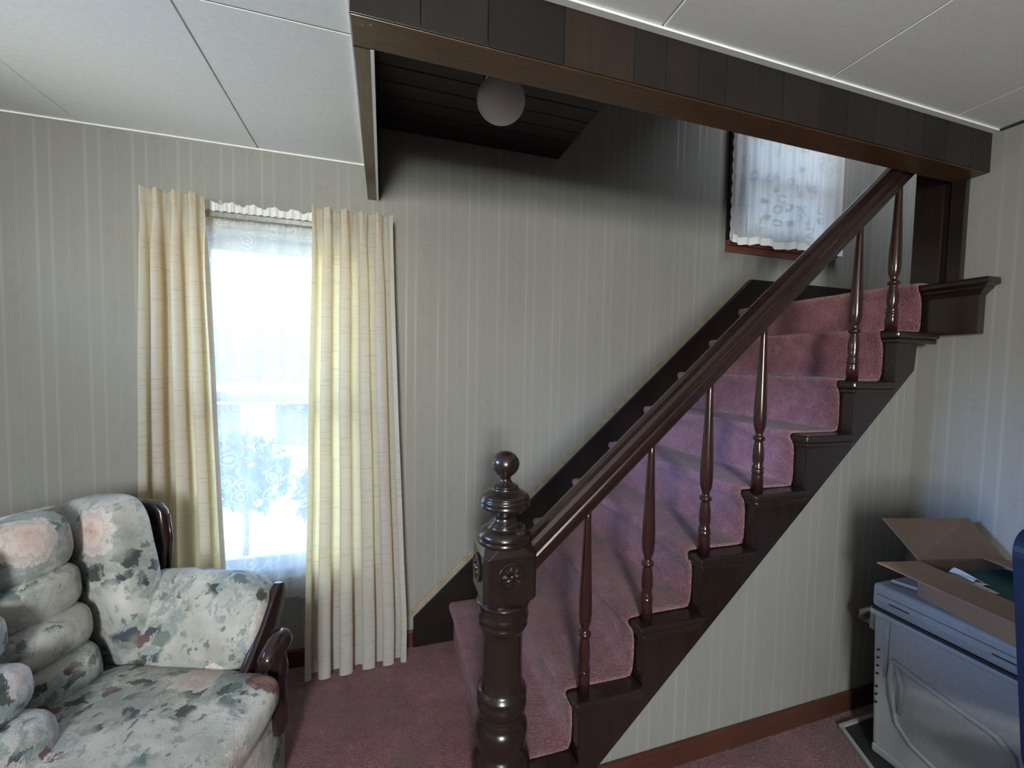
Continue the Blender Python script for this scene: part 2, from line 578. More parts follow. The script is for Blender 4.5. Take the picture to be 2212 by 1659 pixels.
def lathe(prof, seg=32, center=(0, 0, 0), bm=None, axis='Z', cap=True):
    bm = bm or bmesh.new()
    rings = []
    for r, z in prof:
        ring = []
        for i in range(seg):
            a = 2 * PI * i / seg
            x, y = r * math.cos(a), r * math.sin(a)
            if axis == 'Z':
                p = (x, y, z)
            elif axis == 'X':
                p = (z, x, y)
            else:
                p = (x, z, y)
            ring.append(bm.verts.new((p[0] + center[0], p[1] + center[1], p[2] + center[2])))
        rings.append(ring)
    for a, b in zip(rings, rings[1:]):
        for i in range(seg):
            bm.faces.new((a[i], a[(i + 1) % seg], b[(i + 1) % seg], b[i]))
    if cap:
        bm.faces.new(rings[0])
        bm.faces.new(rings[-1])
    return bm


def tube(pts, r, seg=8, bm=None, closed=False):
    bm = bm or bmesh.new()
    pts = [Vector(p) for p in pts]
    rings = []
    n = len(pts)
    for i, p in enumerate(pts):
        if closed:
            d = (pts[(i + 1) % n] - pts[i - 1]).normalized()
        else:
            d = (pts[min(i + 1, n - 1)] - pts[max(i - 1, 0)]).normalized()
        up = Vector((0, 0, 1)) if abs(d.z) < 0.9 else Vector((1, 0, 0))
        s = d.cross(up).normalized()
        u = s.cross(d)
        rr = r[i] if isinstance(r, (list, tuple)) else r
        rings.append([bm.verts.new(p + (s * math.cos(2 * PI * k / seg) + u * math.sin(2 * PI * k / seg)) * rr) for k in range(seg)])
    prs = list(zip(rings, rings[1:]))
    if closed:
        prs.append((rings[-1], rings[0]))
    for a, b in prs:
        for k in range(seg):
            bm.faces.new((a[k], a[(k + 1) % seg], b[(k + 1) % seg], b[k]))
    if not closed:
        bm.faces.new(rings[0])
        bm.faces.new(rings[-1])
    return bm


def grid(fn, nu, nv, bm=None, wrap=False):
    bm = bm or bmesh.new()
    rows = [[bm.verts.new(fn(i / nu, j / nv)) for i in range(nu + (0 if wrap else 1))] for j in range(nv + 1)]
    for j in range(nv):
        for i in range(nu):
            k = (i + 1) % nu if wrap else i + 1
            bm.faces.new((rows[j][i], rows[j][k], rows[j + 1][k], rows[j + 1][i]))
    return bm


def puff(c, s, k=4.0, n=10, warp=None, rot=None, bm=None):
    """soft cushion: a rounded box of half sizes s about c"""
    bm = bm or bmesh.new()
    tmp = bmesh.new()
    bmesh.ops.create_cube(tmp, size=2)
    bmesh.ops.subdivide_edges(tmp, edges=tmp.edges[:], cuts=n, use_grid_fill=True)
    mp = {}
    for v in tmp.verts:
        p = v.co.copy()
        q = [math.sin(a * PI / 4) / math.sin(PI / 4) for a in p]
        m = max(abs(a) for a in q)
        L = sum(abs(a) ** k for a in q) ** (1 / k)
        q = Vector([a * m / L for a in q])
        d = Vector((q.x * s[0], q.y * s[1], q.z * s[2]))
        if warp:
            d = warp(d, q)
        if rot is not None:
            d = rot @ d
        mp[v] = bm.verts.new(d + Vector(c))
    for f in tmp.faces:
        bm.faces.new([mp[v] for v in f.verts])
    tmp.free()
    return bm


def wall(name, axis, at, thick, u0, u1, z0, z1, holes, mat):
    """wall in plane axis=at, thickness going to at+thick, with rectangular holes (u0,u1,z0,z1)"""
    us = sorted({u0, u1, *[h for q in holes for h in q[:2]]})
    zs = sorted({z0, z1, *[h for q in holes for h in q[2:]]})
    bm = bmesh.new()
    for a, b in zip(us, us[1:]):
        for c, d in zip(zs, zs[1:]):
            mu, mz = (a + b) / 2, (c + d) / 2
            if any(h[0] < mu < h[1] and h[2] < mz < h[3] for h in holes):
                continue
            if axis == 'Y':
                bx(bm, a, b, min(at, at + thick), max(at, at + thick), c, d)
            else:
                bx(bm, min(at, at + thick), max(at, at + thick), a, b, c, d)
    bmesh.ops.remove_doubles(bm, verts=bm.verts, dist=1e-5)
    # drop interior faces between neighbouring cells
    seen = {}
    for f in bm.faces:
        seen.setdefault(tuple(sorted(v.index for v in f.verts)), []).append(f)
    bm.verts.index_update()
    seen = {}
    for f in bm.faces:
        seen.setdefault(tuple(sorted(v.index for v in f.verts)), []).append(f)
    bmesh.ops.delete(bm, geom=[f for fs in seen.values() if len(fs) > 1 for f in fs], context='FACES')
    return struct(obj(name, bm, mat))


# ------------------------------------------------------------------ room shell
W1 = (-0.80, -0.03, 0.44, 1.98)
W4 = (0.72, 1.76, 1.58, 2.02)
W2 = (2.03, 2.86, 2.20, 2.95)
W3 = (-0.85, 0.0, 1.15, 2.20)
ZT = 3.9
wall('wall_back', 'Y', YB, 0.12, XL_, 3.37, 0, ZT, [W1, W2], W_PAPER)
wall('wall_right', 'X', XR, 0.10, YFRONT, YB, 0, H + 0.1, [(1.21, YB, 1.755, H + 0.1)], W_PAPER)
wall('wall_left', 'X', XL_, -0.12, YFRONT, YB, 0, H + 0.1, [W4], W_PAPER)
wall('wall_front', 'Y', YFRONT, -0.12, XL_, XR, 0, H + 0.1, [W3], W_PAPER)
wall('wall_landing_right', 'X', 3.25, 0.12, 1.1, YB, 1.6, ZT, [], W_PAPER)
wall('wall_landing_front', 'Y', 1.21, -0.11, XR + 0.1, 3.25, 1.6, ZT, [], W_PAPER)
wall('wall_stairwell_front', 'Y', 1.19, -0.18, -0.02, XR + 0.1, H, ZT, [], W_PAPER)
wall('wall_stairwell_left', 'X', 0.875, -0.08, 1.19, YB, 2.53, ZT, [], W_PAPER)
# wall under the stairs follows the slope of the stringer
SLB = lambda x: 0.02 + 0.905 * (x - 0.47)
bm = prism_y([(0.46, 0), (XR, 0), (XR, 1.60), (2.06, 1.58), (2.03, SLB(2.03) + 0.06), (0.46, SLB(0.46) + 0.06)], YW, YW + 0.05)
struct(obj('wall_under_stairs', bm, W_PAPER))
struct(obj('floor', box(XL_ - 0.1, XR + 0.1, YFRONT - 0.1, YB + 0.1, -0.08, 0.0), CARPET))
bm = bmesh.new()
bx(bm, 0.8, 3.37, 1.0, YB + 0.1, ZT, ZT + 0.1)
struct(obj('ceiling_stairwell', bm, CEIL))

# room ceiling: backing slab with the stairwell cut out, and square-edged panels hung below it
bm = bmesh.new()
bx(bm, XL_ - 0.1, XR + 0.1, YFRONT - 0.1, YF + 0.01, H + 0.016, H + 0.10)
bx(bm, XL_ - 0.1, -0.06, YF + 0.01, YB + 0.1, H + 0.016, H + 0.10)
ceiling = struct(obj('ceiling', bm, CEIL_B))
xs = [-1.78, -1.73, -1.122, -0.514, 0.094, 0.702, 1.310, 1.915, XR]
ys = [YFRONT, -1.17, 0.05, 1.27, YB]
g = 0.0025
for i in range(len(xs) - 1):
    for j in range(len(ys) - 1):
        rects = []
        a, b, c, d = xs[i], xs[i + 1], ys[j], ys[j + 1]
        if c < YF - 0.004:
            rects.append((a, b, c, min(d, YF - 0.004)))
        if d > YF and a < -0.08:
            rects.append((a, min(b, -0.078), max(c, YF - 0.004), d))
        if not rects:
            continue
        bm = bmesh.new()
        for (a, b, c, d) in rects:
            e0 = g if c in ys else 0
            e1 = g if d in ys else 0
            dz = random.uniform(-0.001, 0.001)
            bx(bm, a + g, b - g, c + e0, d - e1, H + dz, H + 0.014)
        obj('ceiling_panel', bm, CEIL, ceiling, bevel=0.0012, seg=1)

# ceiling edge angles
t1 = obj('trim_1', box(XL_, -0.078, YB - 0.02, YB, H - 0.006, H), WHITE); struct(t1)
t2 = obj('trim_2', box(-0.07, XR, YF - 0.020, YF - 0.001, H - 0.006, H), CEIL); struct(t2)
t3 = obj('trim_3', box(-0.088, -0.0745, YF, YB - 0.02, H - 0.014, H), WHITE); struct(t3)
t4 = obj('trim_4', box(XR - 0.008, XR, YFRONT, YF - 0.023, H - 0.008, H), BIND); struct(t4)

# baseboards
bm = box(XL_, 0.145, YB - 0.014, YB, 0, 0.082)
struct(obj('baseboard_back', bm, BASEW, bevel=0.004))
struct(obj('baseboard_under_stairs', box(0.47, XR, YW - 0.014, YW, 0, 0.082), BASEW, bevel=0.004))
struct(obj('baseboard_right', box(XR - 0.014, XR, YFRONT, YW - 0.014, 0, 0.082), BASEW, bevel=0.004))
struct(obj('baseboard_left', box(XL_, XL_ + 0.014, YFRONT, YB - 0.014, 0, 0.082), BASEW, bevel=0.004))


# ------------------------------------------------------------------ windows
def make_window(name, w, y_in, depth, sign, frame_mat, sash_mat, rail_z, casing=0.0, casing_mat=None, sill=True, sill_mat=None):
    """window in an X-Z opening; inner wall face at y_in, wall goes to y_in + sign*depth"""
    x0, x1, z0, z1 = w
    root = bpy.data.objects.new(name, None)
    COL.objects.link(root)
    root.location = ((x0 + x1) / 2, y_in, z0)
    struct(root)
    inv = Matrix.Translation(-root.location)

    def part(pn, bm, mt, bev=0.002, parent=root):
        bmesh.ops.transform(bm, matrix=inv, verts=bm.verts)
        return obj(pn, bm, mt, parent, bevel=bev)

    def yy(a, b):
        p, q = y_in + sign * a, y_in + sign * b
        return (p, q) if p < q else (q, p)
    f = 0.03
    ya, yb = yy(0.0, depth)
    bm = bmesh.new()
    bx(bm, x0, x0 + f, ya, yb, z0, z1)
    bx(bm, x1 - f, x1, ya, yb, z0, z1)
    bx(bm, x0 + f, x1 - f, ya, yb, z1 - f, z1)
    bx(bm, x0 + f, x1 - f, ya, yb, z0, z0 + f)
    part('window_frame', bm, frame_mat)
    s = 0.045
    for lo, hi, d0 in ((z0 + f, rail_z + 0.022, 0.045), (rail_z - 0.022, z1 - f, 0.078)):
        ya, yb = yy(d0, d0 + 0.03)
        bm = bmesh.new()
        bx(bm, x0 + f, x0 + f + s, ya, yb, lo, hi)
        bx(bm, x1 - f - s, x1 - f, ya, yb, lo, hi)
        bx(bm, x0 + f + s, x1 - f - s, ya, yb, lo, lo + s)
        bx(bm, x0 + f + s, x1 - f - s, ya, yb, hi - s, hi)
        sash = part('sash', bm, sash_mat)
        ya, yb = yy(d0 + 0.012, d0 + 0.016)
        part('pane', box(x0 + f + s, x1 - f - s, ya, yb, lo + s, hi - s), GLASS, 0, sash)
    if casing:
        ya, yb = yy(-0.014, 0.0)
        c = casing
        bm = bmesh.new()
        bx(bm, x0 - c, x0, ya, yb, z0, z1 + c)
        bx(bm, x1, x1 + c, ya, yb, z0, z1 + c)
        bx(bm, x0, x1, ya, yb, z1, z1 + c)
        part('casing', bm, casing_mat, 0.003)
    if sill:
        ya, yb = yy(-0.03, 0.02)
        part('window_sill', box(x0 - casing, x1 + casing, ya, yb, z0 - 0.03, z0), sill_mat, 0.005)
        ya, yb = yy(-0.014, 0.0)
        part('apron', box(x0 - casing, x1 + casing, ya, yb, z0 - 0.07, z0 - 0.03), sill_mat, 0.003)
    return root


make_window('window_1', W1, YB, 0.12, 1, WHITE, WHITE, 1.255, 0.05, WHITE, True, WHITE)
make_window('window_2', W2, YB, 0.12, 1, BASEW, WHITE, 2.58, 0.042, BLACKW, True, SILLW)
make_window('window_3', W3, YFRONT, 0.12, -1, WHITE, WHITE, 1.68, 0.06, WHITE, True, WHITE)

# left side window (out of frame): plain frame and pane
root = bpy.data.objects.new('window_4', None)
COL.objects.link(root)
struct(root)
bm = bmesh.new()
f = 0.045
bx(bm, XL_ - 0.09, XL_ - 0.02, W4[0], W4[0] + f, W4[2], W4[3])
bx(bm, XL_ - 0.09, XL_ - 0.02, W4[1] - f, W4[1], W4[2], W4[3])
bx(bm, XL_ - 0.09, XL_ - 0.02, W4[0] + f, W4[1] - f, W4[2], W4[2] + f)
bx(bm, XL_ - 0.09, XL_ - 0.02, W4[0] + f, W4[1] - f, W4[3] - f, W4[3])
obj('window_frame', bm, WHITE, root)
obj('pane', box(XL_ - 0.058, XL_ - 0.054, W4[0] + f, W4[1] - f, W4[2] + f, W4[3] - f), GLASS, root)

# ------------------------------------------------------------------ beam around the stair opening
beam = thing('stair_header', 'dark plank-faced wooden beam boxed around the stair opening at ceiling', 'beam', (1.05, YF + 0.05, HB))
BI = Matrix.Translation((-1.05, -YF - 0.05, -HB))


def bpart(n, bm, mt, bev=0.002, smooth=False):
    bmesh.ops.transform(bm, matrix=BI, verts=bm.verts)
    return obj(n, bm, mt, beam, bevel=bev, smooth=smooth)


px = [-0.0735, 0.077, 0.234, 0.430, 0.633, 0.733, 0.84, 0.936, 1.056, 1.15, 1.30, 1.42, 1.55, 1.70, 1.79, 1.92, 2.05, XR]
pm = [0, 0, 2, 1, 0, 3, 0, 3, 0, 3, 2, 0, 3, 0, 2, 3, 0]
for k in range(len(px) - 1):
    bpart('plank', box(px[k] + 0.0006, px[k + 1] - 0.0006, YF, YF + 0.014, HB + 0.002, H), PLANKS[pm[k]], 0.0012)
bpart('bottom_board', box(-0.0735, XR, YF + 0.004, 1.0934, HB - 0.0, HB + 0.018), BOARDW, 0.003)
bpart('beam_core', box(-0.07, XR, YF + 0.016, 1.088, HB + 0.019, H - 0.001), BLACKW, 0)
bret = thing('beam_return', 'short brown beam running back to wall at left end of stair header', 'beam', (-0.05, 1.5, HB))
BI = Matrix.Translation((0.05, -1.5, -HB))
beam0, beam = beam, bret
bpart('return_board', box(-0.0735, -0.0245, 1.0936, YB - 0.001, HB, HB + 0.018), BOARDY, 0.003)
bpart('return_face', box(-0.0735, -0.058, 1.0936, YB, HB + 0.0185, H), BLACKW, 0)
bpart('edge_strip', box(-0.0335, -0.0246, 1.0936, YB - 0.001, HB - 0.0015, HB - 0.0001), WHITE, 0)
bpart('return_liner', box(-0.040, -0.026, 1.0936, YB, HB + 0.0185, 2.5), BLACKW, 0)
BI = Matrix.Translation((-1.05, -YF - 0.05, -HB))
beam = beam0
bpart('nail_head', lathe([(0.0025, 0), (0.002, -0.0015)], 8, (-0.048, 1.02, HB)), METAL, 0)
bpart('nail_head', lathe([(0.0025, 0), (0.002, -0.0015)], 8, (-0.03, 1.015, HB)), METAL, 0)

# dark plank ceiling above the lower stairs
bm = box(-0.0735, 0.795, 1.0, YB + 0.1, 2.515, 2.60)
bx(bm, -0.12, -0.0735, 1.0, YB + 0.1, H + 0.02, 2.60)
bx(bm, -0.0735, -0.045, 1.0, YB + 0.1, H + 0.001, 2.515)
dc = struct(obj('ceiling_stair_soffit', bm, BLACKW))
yy0 = 1.19
k = 0
while yy0 < YB - 0.01:
    y2 = min(yy0 + 0.089, YB)
    obj('plank', box(-0.024, 0.875, yy0 + 0.0015, y2 - 0.0015, 2.503, 2.515), PLANKS[(2, 0, 2, 2, 0)[k % 5]], dc, bevel=0.002, seg=1)
    yy0 = y2
    k += 1

# globe lamp on that ceiling
lamp = thing('ceiling_lamp', 'frosted white globe lamp with brass fitter on dark soffit over stairs', 'lamp', (0.404, 1.5, 2.503))
obj('brass_fitter', lathe([(0.030, 0.0), (0.062, -0.002), (0.064, -0.012), (0.056, -0.022), (0.054, -0.034), (0.064, -0.040), (0.066, -0.054), (0.050, -0.062)], 32), BRASS, lamp, True)
gl = []
for i in range(17):
    a = math.radians(60 - 150 * i / 16)
    gl.append((max(0.001, 0.088 * math.cos(a)), -0.127 + 0.075 * math.sin(a)))
obj('glass_globe', lathe(gl, 40), GLOBE, lamp, True)

# ------------------------------------------------------------------ staircase
stair = thing('staircase', 'dark wooden staircase with mauve carpeted treads, newel post and turned balusters', 'stairs', (X1, 1.6, 0))
SI = Matrix.Translation((-X1, -1.6, 0))


def sp(n, bm, mt, bev=0.0, smooth=False, parent=None, seg=2):
    bmesh.ops.transform(bm, matrix=SI, verts=bm.verts)
    return obj(n, bm, mt, parent or stair, bevel=bev, smooth=smooth, seg=seg)


for n in range(1, 9):
    z = n * RISE
    x0, x1 = nose(n), nose(n + 1) + 0.025
    sp('tread', box(x0, x1, YT, YB - 0.03, z - 0.027, z), STAIRX, 0.009, seg=3)
    # small cove under the nosing, returned along the open end
    bm = bmesh.new()
    bx(bm, x0 + 0.014, x0 + 0.026, YT + 0.010, YC + 0.02, z - 0.046, z - 0.027)
    bx(bm, x0 + 0.014, x1 - 0.003, YT + 0.008, YT + 0.02, z - 0.046, z - 0.027)
    sp('cove_moulding', bm, STAIRX, 0.006)
for n in range(1, 10):
    x = nose(n) + 0.025
    if n < 9:
        sp('riser', box(x, x + 0.018, YT + 0.024, YB - 0.03, (n - 1) * RISE, n * RISE - 0.028), STAIRW, 0.002)
# top riser runs on past the balustrade as a fascia against the right wall
sp('landing_fascia', box(2.135, XR, 0.981, YB - 0.03, 1.568, 1.745), STAIRW, 0.003)
prof = [(2.10, 1.774), (2.094, 1.766), (2.096, 1.752), (2.106, 1.746), (2.112, 1.744), (2.115, 1.734), (2.124, 1.728), (2.135, 1.712), (XR, 1.712), (XR, 1.728), (XR, 1.736), (XR, 1.744), (XR, 1.752), (XR, 1.774)]
bm = bmesh.new()


def nose_ret(y_end, shrink):
    return lambda p: (p[0], 0.981 - (max(0.0, 2.135 - p[0]) if p[0] < 2.14 else {1.712: 0.0, 1.728: 0.011, 1.736: 0.020, 1.744: 0.023, 1.752: 0.039, 1.774: 0.037}[round(p[1], 3)]), p[1])


prism(bm, prof, nose_ret(0.944, 1.0), lambda p: (p[0], YB - 0.03, p[1]))
sp('landing_nosing', bm, STAIRW, 0.003)
sp('landing_floor', box(XR, 3.25, 1.21, YB, 1.70, 1.762), CARPET)
# sawtooth outer stringer
pts = [(0.462, 0.0)]
pts = []
xL = nose(1) + 0.028
pts.append((xL, 0.0))
for n in range(1, 9):
    x = nose(n) + 0.028
    pts.append((x, n * RISE - 0.027))
    pts.append((nose(n + 1) + 0.028, n * RISE - 0.027))
pts += [(2.133, 1.535), (2.050, 1.535), (2.030, 1.515), (2.022, 1.425), (0.478, 0.0)]
sp('stringer', prism_y(pts, YT + 0.022, YW), STAIRW)
# skirt board on the back wall with its level run along the landing
sk = [(0.145, 0.0), (0.145, 0.145), (2.185, 1.976), (3.25, 1.976), (3.25, 1.70), (2.30, 1.70), (0.40, 0.0)]
sp('skirt_board', prism_y(sk, YB - 0.022, YB), BLACKW, 0.003)
# stained paper line along the skirt
v = Vector((2.04, 0, 1.831)).normalized()
nrm = Vector((-v.z, 0, v.x))
p0, p1 = Vector((0.11, 0, 0.125)), Vector((2.18, 0, 1.975))
ts = []
for i in range(41):
    q = p0.lerp(p1, i / 40) + nrm * (0.026 + 0.007 * mnoise.noise((i * 0.35, 3.1, 0)))
    ts.append((q.x, q.z))
pts = [(p0.x, p0.z), (p1.x, p1.z)] + ts[::-1]
tp = obj('trim_5', prism_y(pts, YB - 0.003, YB), TAPE)
struct(tp)

# carpet: one length over all the treads
prof = [(nose(1) + 0.012, 0.0)]
for n in range(1, 10):
    x, z = nose(n), n * RISE
    if n == 9:
        x = 2.094
    prof += [(x + 0.016, z - 0.19) if n > 1 else (x + 0.014, 0.002), (x + 0.014, z - 0.055), (x + 0.004, z - 0.036), (x - 0.008, z - 0.024),
             (x - 0.013, z - 0.008), (x - 0.008, z + 0.007), (x + 0.004, z + 0.013), (x + 0.03, z + 0.013)]
    if n < 9:
        prof += [(x + 0.12, z + 0.011), (nose(n + 1) + 0.006 if n < 8 else 2.105, z + 0.011)]
prof.append((2.3, 9 * RISE + 0.012))
ny = 44
bm = bmesh.new()
rows = []
for j in range(ny + 1):
    y = YC + (YB - 0.022 - YC) * j / ny
    row = []
    for i, (x, z) in enumerate(prof):
        jx = 0.0035 * mnoise.noise((x * 9, y * 9, z * 9)) + 0.002 * mnoise.noise((x * 60, y * 60, z * 60))
        yy_ = y
        if j == 0:
            yy_ = y + 0.006 * mnoise.noise((x * 70, 1.3, z * 70))
        row.append(bm.verts.new((x + jx, yy_, z + jx)))
    rows.append(row)
for a, b in zip(rows, rows[1:]):
    for i in range(len(prof) - 1):
        bm.faces.new((a[i], a[i + 1], b[i + 1], b[i]))
co = sp('stair_carpet', bm, CARPET, smooth=True)
sm = co.modifiers.new('pile', 'SOLIDIFY')
sm.thickness = 0.011
sm.offset = -1.0
ss = co.modifiers.new('soften', 'SUBSURF')
ss.levels = ss.render_levels = 1

# newel post
NX, NY = 0.334, 1.125
zpx = lambda y: 1.151 - (y - 990) * 0.001395
rp = 0.001440
np_ = [(0.5, 974), (11, 976), (20, 982), (26, 991), (28, 1000), (26, 1010), (20, 1019), (12, 1026), (10.5, 1029), (11, 1033), (15, 1039), (22, 1043), (26, 1045), (26, 1047), (23, 1048.5),
       (30, 1053), (40, 1059), (46, 1063), (47, 1065), (45, 1067), (49, 1070), (51, 1074), (48, 1077), (50, 1080), (51, 1084), (46, 1088), (40, 1093), (35, 1099), (25, 1104), (20, 1108), (20, 1111),
       (23, 1117), (30, 1122), (31, 1124), (29, 1126), (38, 1130), (47, 1136), (52, 1143), (52, 1147), (49, 1149), (50, 1153), (54, 1158)]
nw = sp('newel_post', lathe([(r * rp, zpx(y)) for r, y in np_][::-1], 40, (NX, NY, 0)), STAIRW, smooth=True)
# square block with lamb's-tongue shoulders
hb = 0.0765
prof_b = [(0.060, zpx(1152)), (0.067, zpx(1158)), (hb, zpx(1173)), (hb, zpx(1262)), (0.070, zpx(1273)), (0.060, zpx(1284))]
bm = bmesh.new()
rings = []
for r, z in prof_b:
    ch = 0.012 if r >= hb else 0.030
    q = [(r, -r + ch), (r, r - ch), (r - ch, r), (-r + ch, r), (-r, r - ch), (-r, -r + ch), (-r + ch, -r), (r - ch, -r)]
    rings.append([bm.verts.new((NX + a, NY + b, z)) for a, b in q])
for a, b in zip(rings, rings[1:]):
    for i in range(8):
        bm.faces.new((a[i], a[(i + 1) % 8], b[(i + 1) % 8], b[i]))
bm.faces.new(rings[0])
bm.faces.new(rings[-1])
sp('square_block', bm, STAIRW, 0.003, parent=nw)
lo = [(53, 1280), (54, 1284), (50, 1287), (51, 1292), (49, 1300), (50, 1306), (52, 1311), (51, 1317), (46, 1320), (50, 1325), (50, 1331), (47, 1337), (42, 1343), (41, 1347), (40, 1360), (40, 1400), (41, 1440), (42, 1464),
      (45, 1469), (50, 1474), (51, 1479), (48, 1484), (47, 1487), (50, 1492), (51, 1500), (50, 1508), (45, 1514), (42, 1520), (44, 1527), (46, 1532), (45, 1536), (49, 1541), (53, 1549), (54, 1558), (53, 1570), (50, 1582), (47, 1592), (49, 1598), (55, 1606)]
pl = [(r * rp, zpx(y)) for r, y in lo][::-1]
pl = [(0.086, 0.0), (0.086, pl[0][1] - 0.02), (0.083, pl[0][1] - 0.008)] + pl
sp('turned_shaft', lathe(pl, 40, (NX, NY, 0)), STAIRW, smooth=True, parent=nw)


def rosette(face):
    bm = bmesh.new()
    zc = zpx(1210)
    prf = [(0.038, 0.0), (0.040, 0.004), (0.038, 0.007), (0.034, 0.007), (0.032, 0.003), (0.028, 0.003)]
    lathe(prf, 28, (0, 0, 0), bm)
    for k in range(8):
        a = 2 * PI * k / 8
        c, s = math.cos(a), math.sin(a)
        vs = []
        for r, w, h in ((0.006, 0.002, 0.006), (0.016, 0.006, 0.008), (0.027, 0.0095, 0.003)):
            vs.append([bm.verts.new((r * c - w * s, r * s + w * c, h - 0.003)), bm.verts.new((r * c, r * s, h + 0.001)), bm.verts.new((r * c + w * s, r * s - w * c, h - 0.003))])
        for A, B in zip(vs, vs[1:]):
            for i in range(2):
                bm.faces.new((A[i], A[i + 1], B[i + 1], B[i]))
    lathe([(0.007, 0.002), (0.006, 0.008), (0.001, 0.010)], 14, (0, 0, 0), bm)
    if face == 'left':
        mt = Matrix.Translation((NX - hb, NY, zc)) @ Matrix.Rotation(-PI / 2, 4, 'Y')
    else:
        mt = Matrix.Translation((NX, NY - hb, zc)) @ Matrix.Rotation(PI / 2, 4, 'X')
    bmesh.ops.transform(bm, matrix=mt, verts=bm.verts)
    sp('rosette', bm, STAIRW, smooth=False, parent=nw)


rosette('left')
rosette('front')

# handrail
SL = RISE / RUN
ang = math.atan(SL)
rpf = [(-0.020, -0.042), (0.020, -0.042), (0.021, -0.030), (0.026, -0.024), (0.027, -0.008), (0.022, 0.0), (0.030, 0.006), (0.035, 0.016), (0.034, 0.028), (0.026, 0.038), (0.012, 0.043),
       (-0.012, 0.043), (-0.026, 0.038), (-0.034, 0.028), (-0.035, 0.016), (-0.030, 0.006), (-0.022, 0.0), (-0.027, -0.008), (-0.026, -0.024), (-0.021, -0.030)]
zr = lambda x: 0.868 + SL * (x - 0.42)
xa, xb = NX + 0.05, 2.06
bm = bmesh.new()
fn = lambda x: (lambda p: (x - p[1] * math.sin(ang), 1.13 + p[0], zr(x) + p[1] * math.cos(ang)))
prism(bm, rpf, fn(xa), fn(xb))
sp('handrail', bm, RAILW, 0.003)

# balusters: one shape, copied (the sixth tread has lost its own)
bp_ = [(0.019, 0.0), (0.019, 0.058), (0.017, 0.066), (0.020, 0.071), (0.020, 0.076), (0.016, 0.079), (0.019, 0.084), (0.0185, 0.089), (0.015, 0.095), (0.0185, 0.118), (0.0175, 0.150), (0.0135, 0.176), (0.013, 0.182),
       (0.0185, 0.186), (0.0195, 0.191), (0.0185, 0.196), (0.013, 0.199), (0.011, 0.207), (0.014, 0.217), (0.0185, 0.232), (0.0205, 0.262), (0.020, 0.30), (0.017, 0.38), (0.0135, 0.47), (0.011, 0.55), (0.0095, 0.62)]
bal = None
for n in (2, 3, 4, 5, 7, 8):
    x = nose(n) + 0.050
    if n == 8:
        x = nose(n) + 0.028
    zt = n * RISE
    if bal is None:
        bmb = lathe(bp_, 20)
        bal = obj('baluster', bmb, BALW, stair, smooth=True)
        o = bal
    else:
        o = bal.copy()
        COL.objects.link(o)
        o.parent = stair
    o.location = (x - X1, 1.13 - 1.6, zt - 0.001)

# casing of the landing opening on the right wall
cs = thing('opening_casing', 'dark grooved wooden casing board standing at landing edge on right wall', 'casing', (XR, 1.13, 1.774))
CI = Matrix.Translation((-XR, -1.13, -1.774))
for nm, bm, mt in (('board', box(2.150, XR, 1.115, 1.212, 1.7745, H - 0.002), STAIRW), ('board', box(2.150, XR, 1.048, 1.092, 1.7745, HB), STAIRW),
                   ('groove', box(2.164, XR, 1.095, 1.115, 1.7745, H - 0.002), BLACKW)):
    bmesh.ops.transform(bm, matrix=CI, verts=bm.verts)
    obj(nm, bm, mt, cs, bevel=0.003)


struct(obj('trim_6', box(XR, XR + 0.10, 1.2105, 1.222, 1.7625, H + 0.09), STAIRW))


# ------------------------------------------------------------------ drapes
def drape(name, label, top, bot, ztop, zbot, y0, folds, seed, group):
    root = thing(name, label, 'curtain', ((top[0] + top[1]) / 2, y0, ztop), group=group)
    rnd = random.Random(seed)
    ph = [rnd.uniform(-0.9, 0.9) for _ in range(folds + 2)]
    am = [rnd.uniform(0.75, 1.25) for _ in range(folds + 2)]

    def wave(u):
        t = u * folds
        i = int(min(folds, t))
        f = t - i
        s = f * f * (3 - 2 * f)
        amp = am[i] * (1 - s) + am[i + 1] * s
        return math.cos(2 * PI * t + 0.5 * ph[0] + 0.6 * math.sin(2 * PI * u + ph[1])) * amp

    def fn(u, v):
        # v: 0 top .. 1 hem
        z = ztop + (zbot - ztop) * v
        k = min(1.0, v / 0.9)
        xl = top[0] + (bot[0] - top[0]) * k ** 1.2
        xr = top[1] + (bot[1] - top[1]) * k ** 1.2
        x = xl + (xr - xl) * u
        # pinch pleats at the heading: crowded triple folds that open out below
        hd = max(0.0, 1 - v / 0.06)
        pin = max(0.0, 1 - abs(v - 0.055) / 0.05)
        a = 0.028 + 0.012 * v - 0.014 * pin
        w = wave(u)
        d = a * w * (1 - 0.35 * hd)
        pl = math.sin(2 * PI * u * folds * 3 + 1) * 0.006 * hd
        x += (0.2 + 0.8 * min(1, v / 0.15)) * 0.17 * (xr - xl) / folds * math.sin(2 * (2 * PI * u * folds + 0.5 * ph[0] + 0.6 * math.sin(2 * PI * u + ph[1]))) + 0.004 * mnoise.noise((u * 5, v * 4, seed))
        y = y0 - d - pl - 0.012 * mnoise.noise((u * 3, v * 3.2, seed * 1.7)) * v
        if v > 0.92:
            z += 0.012 * w * (v - 0.92) / 0.08
        return (x - root.location.x, y - root.location.y, z - root.location.z)
    bm = grid(fn, folds * 24, 60)
    o = obj('drape_panel', bm, DRAPE, root, smooth=True)
    return root


GC = 'long drapes at the tall window'
drape('curtain', 'left long cream slub drape beside tall window, behind the floral sofa', (-0.885, -0.672), (-0.915, -0.612), 2.070, 0.03, 1.962, 4, 3, GC)
drape('curtain', 'right long cream slub drape hanging to floor between tall window and staircase', (-0.290, 0.036), (-0.325, 0.105), 2.072, 0.008, 1.962, 5, 11, GC)

